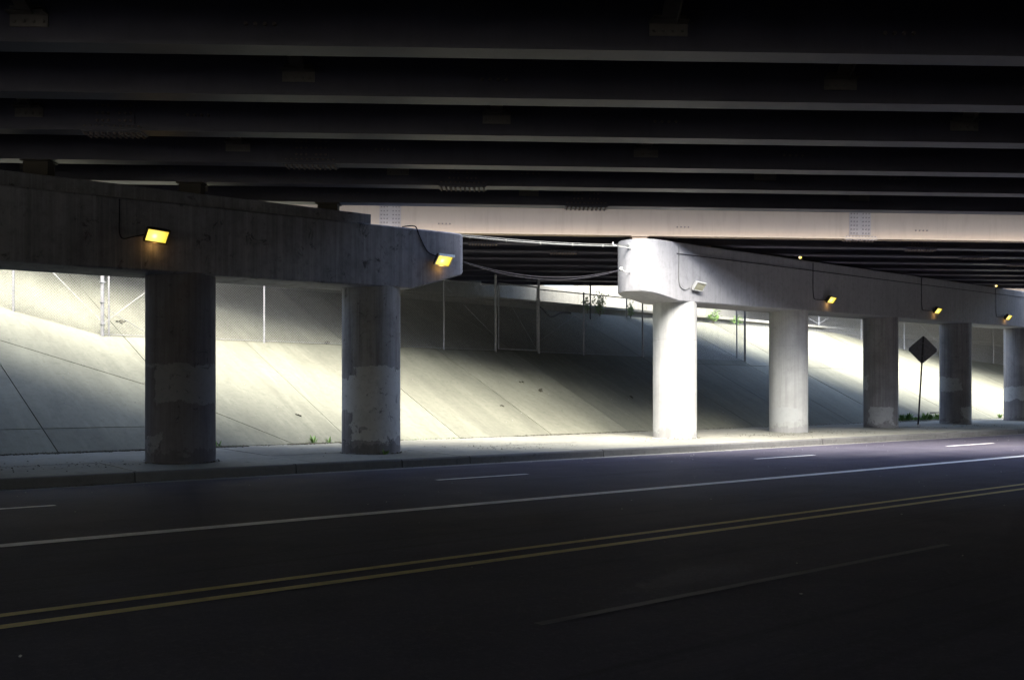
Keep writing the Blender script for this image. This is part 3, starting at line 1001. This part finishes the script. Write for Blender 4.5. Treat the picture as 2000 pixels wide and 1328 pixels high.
# small lamps seen over the top of the far cap
for i, (u, v, lab) in enumerate(((1562, 500, 'tiny amber lamp above the second pier cap, leftmost of three'), (1782, 528, 'tiny amber lamp above the second pier cap, middle of three'), (1945, 556, 'tiny amber lamp above the second pier cap, rightmost of three'))):
    s = -0.50
    t = pier_t(u, s)
    z = ft_top(t) + 0.085
    b = pier(t, s, ft_top(t))
    root = thing('cap_lamp', lab, 'lamp', b, 'small lamps on top of the second pier cap')
    m = MB(); m.tube([b, pier(t, s, z + 0.02)], 0.012, 6); m.box(pier(t, s, z + 0.05), 0.12, 0.10, 0.02, (DP, NP, Vector((0, 0, 1))))
    m.build('lamp_bracket', M['housing'], root)
    m = MB(); c = pier(t, s - 0.02, z)
    m.tube([c + Vector((0, 0, 0.032)), c + Vector((0, 0, 0.02)), c, c - Vector((0, 0, 0.03)), c - Vector((0, 0, 0.04))], [0.02, 0.045, 0.05, 0.035, 0.008], 10)
    m.build('bulb', M['lens'], root, loc=c, smooth=True)

# cables spanning the gap between the piers
def on_tip_near(v): p = pier(6.52, -0.12, 0); return Vector((p.x, p.y, z_at(v, p.y)))
def on_tip_far(v): p = pier(12.66, -0.12, 0); return Vector((p.x, p.y, z_at(v, p.y)))
def span(a, b, sag, n=16):
    return [a.lerp(b, i / n) - Vector((0, 0, sag * 4 * (i / n) * (1 - i / n))) for i in range(n + 1)]
r1 = thing('conduit_span', 'thick pale conduit strung between the two pier caps', 'conduit', on_tip_near(458))
m = MB(); pts = span(on_tip_near(461) - DP * 0.0, on_tip_far(481), 0.06); m.tube(pts, 0.017, 8); m.build('pipe', M['conduit'], r1, smooth=True)
m = MB(); m.tube([p + Vector((0, 0, 0.042)) for p in pts], 0.008, 5)
for i in range(1, 16, 3): m.box(pts[i] + Vector((0, 0, 0.012)), 0.03, 0.06, 0.075)
m.build('messenger_wire', M['conduit'], r1)
m = MB(); e = on_tip_far(481); m.box(e - DP * 0.03, 0.10, 0.10, 0.16, (DP, NP, Vector((0, 0, 1)))); m.tube(smooth_path([e - DP * 0.75 + Vector((0, 0, 0.03)), e - DP * 0.72 - Vector((0, 0, 0.05)), e - DP * 0.4 - Vector((0, 0, 0.055)), e - Vector((0, 0, 0.06))]), 0.016, 6)
m.build('anchor', M['pale'], r1)
r2 = thing('cable_span', 'thin dark cables sagging between the two piers below the pale conduit', 'cable', on_tip_near(508))
ins = on_tip_far(529) - DP * 0.42
for k, (dz, sg) in enumerate(((0.0, 0.30), (-0.012, 0.345))):
    m = MB(); m.tube(span(on_tip_near(507) + Vector((0, 0, dz)), ins + Vector((0, 0, dz)), sg, 24), 0.009, 6); m.build('cable', M['cable'], r2, smooth=True)
m = MB(); m.tube([ins + Vector((0, 0, 0.06)), ins + Vector((0, 0, 0.03)), ins - Vector((0, 0, 0.0)), ins - Vector((0, 0, 0.04))], [0.03, 0.05, 0.05, 0.03], 10)
m.build('insulator', M['pale'], r2, smooth=True)
m = MB(); m.tube(smooth_path([ins, ins + DP * 0.1 - Vector((0, 0, 0.03)), ins + DP * 0.22 - Vector((0, 0, 0.05)), on_tip_far(532)]), 0.016, 6)
m.build('hook', M['pale'], r2, smooth=True)

# ------------------------------------------------------------------ chain-link fences
UP = Vector((0, 0, 1))
def chain_mesh(m, A, B, h, step=0.075, r=0.0028):
    A, B = Vector(A), Vector(B)
    D = B - A
    L = D.length
    def P(a, hh): return A + D * (a / L) + UP * hh
    k = h / 1.0
    n = int((L + h) / step) + 1
    nrm = D.cross(UP).normalized()
    for i in range(n):
        for sgn in (1, -1):
            a0 = i * step - (h if sgn == 1 else 0)
            a1 = a0 + sgn * h if sgn == 1 else a0 - h
            x0, y0, x1, y1 = a0, 0.0, a1, h
            # clip to 0..L
            def at(x): return y0 + (x - x0) * (y1 - y0) / (x1 - x0)
            lo, hi = min(x0, x1), max(x0, x1)
            cl, ch_ = max(lo, 0), min(hi, L)
            if ch_ - cl < 0.02: continue
            p, q = P(cl, at(cl)), P(ch_, at(ch_))
            d = (q - p).normalized(); s = d.cross(nrm).normalized()
            off = nrm * (0.003 * sgn)
            tri = [s * r, -s * (r * 0.5) + nrm * (r * 0.87), -s * (r * 0.5) - nrm * (r * 0.87)]
            m.add([p + off + t_ for t_ in tri] + [q + off + t_ for t_ in tri], [(0, 1, 4, 3), (1, 2, 5, 4), (2, 0, 3, 5)])
def post(base, h, r, parent, name='post', mat='galv'):
    m = MB(); b = Vector(base) - UP * 0.15
    m.tube([b, b + UP * (h + 0.15)], r, 10)
    m.tube([b + UP * (h + 0.15), b + UP * (h + 0.19), b + UP * (h + 0.215)], [r * 1.15, r * 1.1, r * 0.3], 10)
    return m.build(name, M[mat], parent, smooth=False)
def rail(a, b, r, parent, name='rail', mat='galv'):
    m = MB(); m.tube([a, b], r, 8); return m.build(name, M[mat], parent)
FH = 2.25
base_uv = [(200, 662), (350, 665.5), (516, 670), (690, 677), (867, 684), (968, 687), (1052, 690), (1140, 692), (1255, 695), (1352, 697), (1455, 698)]
# put the run exactly on one contour of the slope so that neighbouring posts line up
PF = 25.8
def fence_pt(u, p):
    t = line_t(u, DS, NS, p)
    return slp(t, p, slope_z(p))
bp = [fence_pt(u, PF) for u, v in base_uv]
f1 = thing('chain_link_fence', 'chain-link fence with a gate closing off the space under the second bridge', 'fence', bp[5])
heights = [2.5, FH, FH, FH, FH, 2.55, 2.55, FH, FH, FH, 2.5]
for i, b in enumerate(bp):
    post(b, heights[i], 0.045 if i in (0, 5, 6, 10) else 0.030, f1)
mm = MB()
for i in range(len(bp) - 1):
    a, b = bp[i], bp[i + 1]
    if i == 5: continue
    chain_mesh(mm, a + UP * 0.03, b + UP * 0.03, FH - 0.03)
    rail(a + UP * FH, b + UP * FH, 0.021, f1, 'top_rail')
    rail(a + UP * 0.05, b + UP * 0.05, 0.006, f1, 'tension_wire')
# ends that turn uphill along the bridge edges
left = [bp[0]]
for X in (-12.35, -15.3, -18.2):
    Y = 25.36
    p = Vector((X, Y, 0)).dot(NS)
    if p < 30: left.append(Vector((X, Y, slope_z(p))))
right = [bp[-1]]
for X in (bp[-1].x - 0.35, bp[-1].x - 2.9, bp[-1].x - 5.1):
    Y = bp[-1].y + (bp[-1].x - X) * 0.12
    p = Vector((X, Y, 0)).dot(NS)
    if p < 30.1: right.append(Vector((X, Y, slope_z(min(p, TOP_P)))))
for run in (left, right):
    for i in range(len(run) - 1):
        a, b = run[i], run[i + 1]
        post(b, FH, 0.030, f1)
        chain_mesh(mm, a + UP * 0.03, b + UP * 0.03, FH - 0.03)
        rail(a + UP * FH, b + UP * FH, 0.021, f1, 'top_rail')
mm.build('chain_link_mesh', M['wire'], f1, kind='stuff')
# truss rods
for a, b in ((bp[0] + UP * 0.3, bp[1] + UP * 1.9), (left[1] + UP * 1.95, bp[0] + UP * 0.35), (bp[4] + UP * 2.1, bp[5] + UP * 0.5), (bp[7] + UP * 1.7, bp[6] + UP * 0.4), (bp[0] + UP * 0.75, bp[1] - UP * 0.35 + (bp[1] - bp[0]) * 0.0)):
    rail(a, b, 0.007, f1, 'truss_rod')
# corner post companions and ties
post(bp[0] + DS * 0.16, 2.4, 0.024, f1)
m = MB()
for hz in (0.3, 0.85, 1.35, 1.9, 2.3):
    c = bp[0] + UP * hz
    m.box(c, 0.12, 0.11, 0.02, (DS, NS, UP))
m.build('tension_band', M['galv'], f1)
# gate
ga, gb = bp[5] + DS * 0.13, bp[6] - DS * 0.07
gz0, gz1 = 0.10, 2.32
gate = MB()
gate.tube([ga + UP * gz0, ga + UP * gz1], 0.026, 8); gate.tube([gb + UP * gz0, gb + UP * gz1], 0.026, 8)
gate.tube([ga + UP * gz1, gb + UP * gz1], 0.026, 8); gate.tube([ga + UP * gz0, gb + UP * gz0], 0.026, 8)
go = gate.build('gate', M['galv'], f1)
m = MB(); chain_mesh(m, ga + UP * gz0, gb + UP * gz0, gz1 - gz0); m.build('gate_mesh', M['wire'], go, kind='stuff')
m = MB(); m.tube([ga + UP * gz1, gb + UP * gz0], 0.006, 5); m.build('gate_rod', M['galv'], go)
m = MB(); m.box(gb + UP * 1.9 + DS * 0.04, 0.16, 0.05, 0.05, (DS, NS, UP)); m.box(gb + UP * 1.95 + DS * 0.07, 0.04, 0.03, 0.55, (DS, NS, UP)); m.build('latch', M['trim'], go)

# fence of the farthest bridge
uv3 = [(1599, 642), (1682, 664), (1766, 683), (1855, 699), (1940, 710), (2030, 724)]
b3 = [slope_pt(u, v) for u, v in uv3]
f3 = thing('chain_link_fence', 'pale sunlit chain-link fence on the slope under the farthest bridge', 'fence', b3[2])
mm = MB()
for i, b in enumerate(b3):
    post(b, 2.9, 0.06 if i == 0 else 0.04, f3)
    if i:
        chain_mesh(mm, b3[i - 1], b, 2.9, step=0.10, r=0.008)
        rail(b3[i - 1] + UP * 2.9, b + UP * 2.9, 0.024, f3, 'top_rail')
bb = b3[0] + Vector((-4.5, 0.2, 0)); bb.z = b3[0].z + 0.6
chain_mesh(mm, bb, b3[0], 2.6, step=0.10, r=0.008)
mm.build('chain_link_mesh', M['wire'], f3, kind='stuff')
for a, b in ((b3[0] + UP * 0.25, b3[1] + UP * 2.6), (b3[0] + UP * 0.25, bb + UP * 2.4), (b3[2] + UP * 2.4, b3[3] + UP * 0.2)):
    rail(a, b, 0.022, f3, 'truss_rod')
# lone post on the top of the slope
lp = slope_pt(1153, 623)
tag(post(lp, 2.0, 0.032, None, 'fence_post', 'post_dark'), 'thin lone fence post on the upper slope, left of the two leafy shrubs', 'post')
hp = [slope_pt(1052, 690) + UP * 2.1, slope_pt(1065, 640) + UP * 1.0]
h0 = bp[6] + UP * 1.72 + NS * 0.1
h1 = slope_pt(1100, 613) + UP * 0.06
single('hose', [h0, h0 + (h1 - h0) * 0.22 - UP * 0.12, h0 + (h1 - h0) * 0.5 - UP * 0.30, h0 + (h1 - h0) * 0.8 - UP * 0.10, h1, h1 + DS * 0.5 + NS * 0.05], 0.032, M['cable'],
       'black hose sagging from the gate post to the upper slope', 'hose')

# ------------------------------------------------------------------ sign seen from behind
sy = 2000 * (CAMZ + 0.0) / (835 - 772)
sb = Vector(((1793 - 1000) / 2000 * sy, sy, -0.01))
lean = Vector((0.06, 0.0, 1.0)).normalized()
sg = thing('road_sign', 'diamond road sign seen from behind on a slim leaning post by the kerb', 'sign', sb)
face = (DP * 0.93 + NP * 0.36).normalized()         # normal of the sign, facing away along the road
sx = UP.cross(face).normalized()
ctr = sb + lean * (z_at(683, sy) - sb.z)
hd = 0.545
lr = lean
sxx = (sx - lr * sx.dot(lr)).normalized(); nn = sxx.cross(lr)
def dia(off, s):
    rr = 0.05
    pts = []
    for a, b in ((1, 0), (0, 1), (-1, 0), (0, -1)):
        for e in (-1, 1):
            ex, ey = (0, e) if a else (-e, 0)
            if a: x_, y_ = a * (s - rr), e * rr * a
            else: x_, y_ = -e * rr * b, b * (s - rr)
            pts.append(ctr + sxx * x_ + lr * y_ + nn * off)
    return pts
m = MB(); m.hexa(dia(-0.002, hd), dia(0.002, hd)); m.build('sign_plate', M['signback'], sg)
m = MB(); front = dia(0, hd)
pc = sb - lean * 0.1
side = -1 if nn.dot(Vector((0, 1, 0))) > 0 else 1
off = nn * (0.028 * side)
m.bar(pc + off, ctr + lr * (hd - 0.03) + off, 0.06, 0.045, up=nn)
m.build('sign_post', M['post_dark'], sg)
m = MB()
for q in (-0.25, 0.25): bolt(m, ctr + lr * q + off * 1.8, nn * side, 0.014, 0.012)
m.build('sign_bolt', M['galv'], sg)
m = MB()
m.box(sb + UP * 0.03, 0.24, 0.24, 0.05, (DP, NP, UP)); m.tube([sb + UP * 0.04, sb + lean * 0.17], [0.07, 0.05], 8)
m.build('sign_base', M['pale'], sg, bevel=0.01)

# ------------------------------------------------------------------ plants, debris, litter
def shrub(base, h, w, n, label, name='shrub', cat='plant', leafmat='shrub', lf=0.09):
    base = Vector(base)
    root = thing(name, label, cat, base)
    st = MB(); lv = MB()
    for k in range(max(4, n // 40)):
        a = random.uniform(0, 6.28); q = random.uniform(0.1, 1.0)
        tip = base + Vector((math.cos(a) * w * 0.5 * q, math.sin(a) * w * 0.5 * q, h * random.uniform(0.6, 1.0) * (1.15 - 0.45 * q)))
        mid = base.lerp(tip, 0.5) + Vector((0, 0, h * 0.08))
        st.tube([base - UP * 0.02, mid, tip], [0.012 * h + 0.003, 0.008 * h + 0.002, 0.003], 5)
        for j in range(40):
            s = random.uniform(0.25, 1.05)
            p = base.lerp(mid, s * 2) if s < 0.5 else mid.lerp(tip, (s - 0.5) * 2)
            p = p + Vector((random.gauss(0, 1), random.gauss(0, 1), random.gauss(0, 0.7))) * (0.09 * w)
            if p.z < base.z + 0.02: p.z = base.z + 0.03
            d = Vector((random.gauss(0, 1), random.gauss(0, 1), random.gauss(0.1, 0.6))).normalized()
            sd = d.cross(Vector((random.gauss(0, 1), random.gauss(0, 1), random.gauss(0, 1)))).normalized()
            L = lf * random.uniform(0.6, 1.3)
            up = d.cross(sd) * (L * 0.12)
            lv.add([p, p + d * L * 0.5 + sd * L * 0.3 + up, p + d * L, p + d * L * 0.5 - sd * L * 0.3 + up], [(0, 1, 2, 3)])
    st.build('stem', M['dry'], root)
    lv.build('leaves', M[leafmat], root)
    return root
def tuft(base, h, n, label, leafmat='leaf'):
    base = Vector(base)
    root = thing('weed', label, 'weed', base)
    lv = MB()
    for k in range(n):
        a = random.uniform(0, 6.28); r_ = random.uniform(0, 0.05)
        b = base + Vector((math.cos(a) * r_, math.sin(a) * r_, 0))
        d = Vector((math.cos(a) * random.uniform(0.2, 0.9), math.sin(a) * random.uniform(0.2, 0.9), 1)).normalized()
        L = h * random.uniform(0.5, 1.1)
        sd = d.cross(UP).normalized() * (L * 0.09)
        m1 = b + d * L * 0.55 + sd; m2 = b + d * L * 0.55 - sd
        tip = b + d * L - UP * (L * 0.12)
        lv.add([b - sd * 0.4, b + sd * 0.4, m1, tip, m2], [(0, 1, 2, 4), (4, 2, 3)])
    lv.build('blades', M[leafmat], root)
    return root
def bench_pt(u, v):
    q = slope_pt(u, v); return Vector((q.x, q.y, slope_z(min(q.dot(NS), TOP_P))))
shrub(bench_pt(1172, 618), 1.05, 0.9, 320, 'largest leafy green shrub at the foot of the pale wall', lf=0.10)
shrub(bench_pt(1232, 622), 0.75, 0.55, 200, 'small green shrub between the largest shrub and the pale column', lf=0.09)
shrub(bench_pt(1393, 632), 0.75, 0.75, 200, 'green shrub by the wall just right of the white column', lf=0.10)
shrub(bench_pt(1440, 634), 0.45, 1.1, 160, 'low green shrub by the wall behind two dark fence posts', lf=0.09)
shrub(bench_pt(1148, 612), 0.75, 0.5, 120, 'sparse shrub beside the thin lone fence post', lf=0.08)
def toe_at(u, dp=0.0, dz=0.0):
    t = line_t(u, DS, NS, TOE_P + dp)
    return slp(t, TOE_P + dp, TOE_Z + dz)
for u, h, n, lab in ((612, 0.28, 14, 'small green weed at the slope foot, taller of two near the dark column'), (643, 0.20, 12, 'small green weed at the slope foot, right beside the second column'),
                     (424, 0.20, 14, 'small weed at the slope foot against the leftmost column'), (1953, 0.30, 16, 'small green weed at the slope foot near the right edge')):
    tuft(toe_at(u, -0.04), h, n, lab)
c2 = pier(T_C2, 0, 0)
tuft((c2.x + 0.36, c2.y - 0.56, 0.0), 0.16, 14, 'tiny green weed at the foot of the second column')
for i, (u, lab) in enumerate(((1762, 'leftmost'), (1775, 'second from left'), (1806, 'third from left'), (1816, 'fourth from left'), (1829, 'rightmost'))):
    tuft(toe_at(u, random.uniform(-0.15, 0.3), 0.05), random.uniform(0.3, 0.42), 40, 'grassy weed clump behind the diamond sign, %s of five' % lab)
# low ground cover along the foot of the slope
m = MB()
def spray(t, p, z, n, sp, h):
    for k in range(n):
        b = slp(t + random.gauss(0, sp), p + random.gauss(0, 0.09), z)
        d = Vector((random.gauss(0, 0.6), random.gauss(0, 0.6), 1)).normalized()
        L = h * random.uniform(0.4, 1.2)
        sd = d.cross(Vector((random.gauss(0, 1), random.gauss(0, 1), 0.1))).normalized() * L * 0.16
        m.add([b - sd, b + sd, b + d * L], [(0, 1, 2)])
for u in range(1755, 1836, 4): spray(line_t(u, DS, NS, TOE_P), TOE_P + 0.15, TOE_Z + 0.06, 60, 0.25, 0.14)
for u in list(range(1900, 1962, 6)) + list(range(786, 905, 10)): spray(line_t(u, DS, NS, TOE_P), TOE_P - 0.02, TOE_Z - 0.01, 14, 0.3, 0.05)
for u in (425, 440, 455, 600, 620, 640, 655): spray(line_t(u, DS, NS, TOE_P), TOE_P - 0.02, TOE_Z - 0.01, 25, 0.12, 0.06)
tag(m.build('ground_cover', M['leaf']), 'low green growth along the joint at the foot of the slope', 'grass', kind='stuff')
# gravel and dry litter along the toe and the kerb
def rock(m, c, r):
    c = Vector(c)
    ico = [(0, 0, 1), (0.9, 0, 0.3), (0.28, 0.85, 0.3), (-0.72, 0.53, 0.3), (-0.72, -0.53, 0.3), (0.28, -0.85, 0.3), (0, 0, -0.6)]
    vs_ = [c + Vector((x * r * random.uniform(0.6, 1.3), y * r * random.uniform(0.6, 1.3), z * r * random.uniform(0.4, 0.9))) for x, y, z in ico]
    m.add(vs_, [(0, i, i % 5 + 1) for i in range(1, 6)] + [(6, i % 5 + 1, i) for i in range(1, 6)])
m = MB()
for k in range(2600):
    t = random.uniform(-8, 60)
    w = abs(random.gauss(0, 0.13))
    dens = 0.5 + 0.5 * math.sin(t * 1.7) * math.sin(t * 0.53 + 1)
    if random.random() > dens + 0.25: continue
    rock(m, slp(t, TOE_P - 0.03 - w + random.uniform(0, 0.1), TOE_Z + 0.004), random.choice((0.008, 0.012, 0.012, 0.018, 0.025)))
for k in range(2600):
    u = random.choice((random.uniform(-60, 292), random.uniform(-60, 292), random.uniform(418, 475), random.uniform(560, 668), random.uniform(1000, 1270)))
    t = line_t(u, DS, NS, TOE_P)
    dens = 0.5 + 0.5 * math.sin(t * 2.9 + 1) * math.sin(t * 0.83)
    if random.random() > dens + 0.3: continue
    rock(m, slp(t, TOE_P - 0.02 - abs(random.gauss(0, 0.10)), TOE_Z + 0.004), random.choice((0.010, 0.014, 0.02, 0.028, 0.035)))
tag(m.build('gravel', M['dirt']), 'dark gravel and dry leaves lying along the foot of the slope', 'gravel', kind='stuff')
m = MB()
for k in range(2200):
    t = random.uniform(-6, 45)
    if math.sin(t * 0.9) * math.sin(t * 0.37 + 2) < random.uniform(-0.3, 0.7): continue
    f = random.gauss(0.36, 0.10)
    q0 = P_KERB + KW
    qq = toe_pt(t)[1]
    rock(m, road(t, q0 + (qq - q0) * f, walk_z(f) + 0.002), random.choice((0.006, 0.01, 0.014, 0.02)))
for k in range(500):
    t = random.uniform(-6, 50)
    rock(m, road(t, P_KERB - abs(random.gauss(0, 0.07)), ROAD_Z - 0.008), random.choice((0.006, 0.008, 0.012)))
for t in (T_C1, T_C2) + tuple(T_F):
    for k in range(110):
        a = random.uniform(0, 6.28); r_ = 0.615 + abs(random.gauss(0, 0.05))
        c = pier(t, 0, 0)
        rock(m, (c.x + r_ * math.cos(a), c.y + r_ * math.sin(a), 0.03), random.choice((0.008, 0.012, 0.018, 0.026)))
for k in range(1500):
    t = random.uniform(-6, 50)
    if math.sin(t * 1.3 + 0.4) * math.sin(t * 0.41) < random.uniform(-0.6, 0.6): continue
    rock(m, road(t, P_KERB - 0.01 - abs(random.gauss(0, 0.05)), ROAD_Z - 0.006), random.choice((0.008, 0.012, 0.016)))
tag(m.build('grit', M['dirt']), 'dark grit scattered over the sidewalk and the gutter', 'grit', kind='stuff')
m = MB()
for k in range(420):
    t = random.uniform(-12, 55); p = random.uniform(0.6, P_KERB - 0.4)
    if random.random() < 0.4: p = P_KERB - abs(random.gauss(0, 1.2)) - 0.1
    rock(m, road(t, p, ROAD_Z + 0.004), random.choice((0.006, 0.007, 0.009, 0.014)))
for k in range(160):
    t = random.uniform(2, 50); p = random.uniform(20.8, 29)
    rock(m, slp(t, p, slope_z(p) + 0.006), random.choice((0.01, 0.014, 0.02)))
tag(m.build('litter', M['litter']), 'tiny pale specks of litter strewn over the road and slope', 'litter', kind='stuff')
# clods on the slope
for (u, v, r_, lab) in ((238, 629, 0.10, 'dark clod of debris on the slope behind the left fence corner'), (1053, 763, 0.11, 'dark clod on the shaded slope below the fence gate'),
                        (1020, 748, 0.08, 'small dark clod left of the larger one below the gate'), (1233, 776, 0.08, 'dark clod on the slope just left of the white column'),
                        (982, 794, 0.06, 'small clod low on the bright slope below the gate post'), (583, 811, 0.06, 'small dark clod on the bright slope left of the second column'),
                        (640, 671, 0.12, 'flat dark clump at the fence foot left of the second column')):
    c = slope_pt(u, v)
    m = MB()
    for k in range(9):
        rock(m, c + DS * random.gauss(0, r_ * 0.6) + (NS + UP * SLOPE) * random.gauss(0, r_ * 0.45) + UP * 0.015, r_ * random.uniform(0.25, 0.6))
    tag(m.build('debris_clump', M['dirt']), lab, 'debris', 'dark clumps of debris on the paved slope')
c = slope_pt(1822, 806)
rd = tag(single('rod', [c - DS * 0.3, c + DS * 0.9], 0.03, M['cable'], 'short dark rod lying at the slope foot behind the diamond sign', 'rod', sm=0))
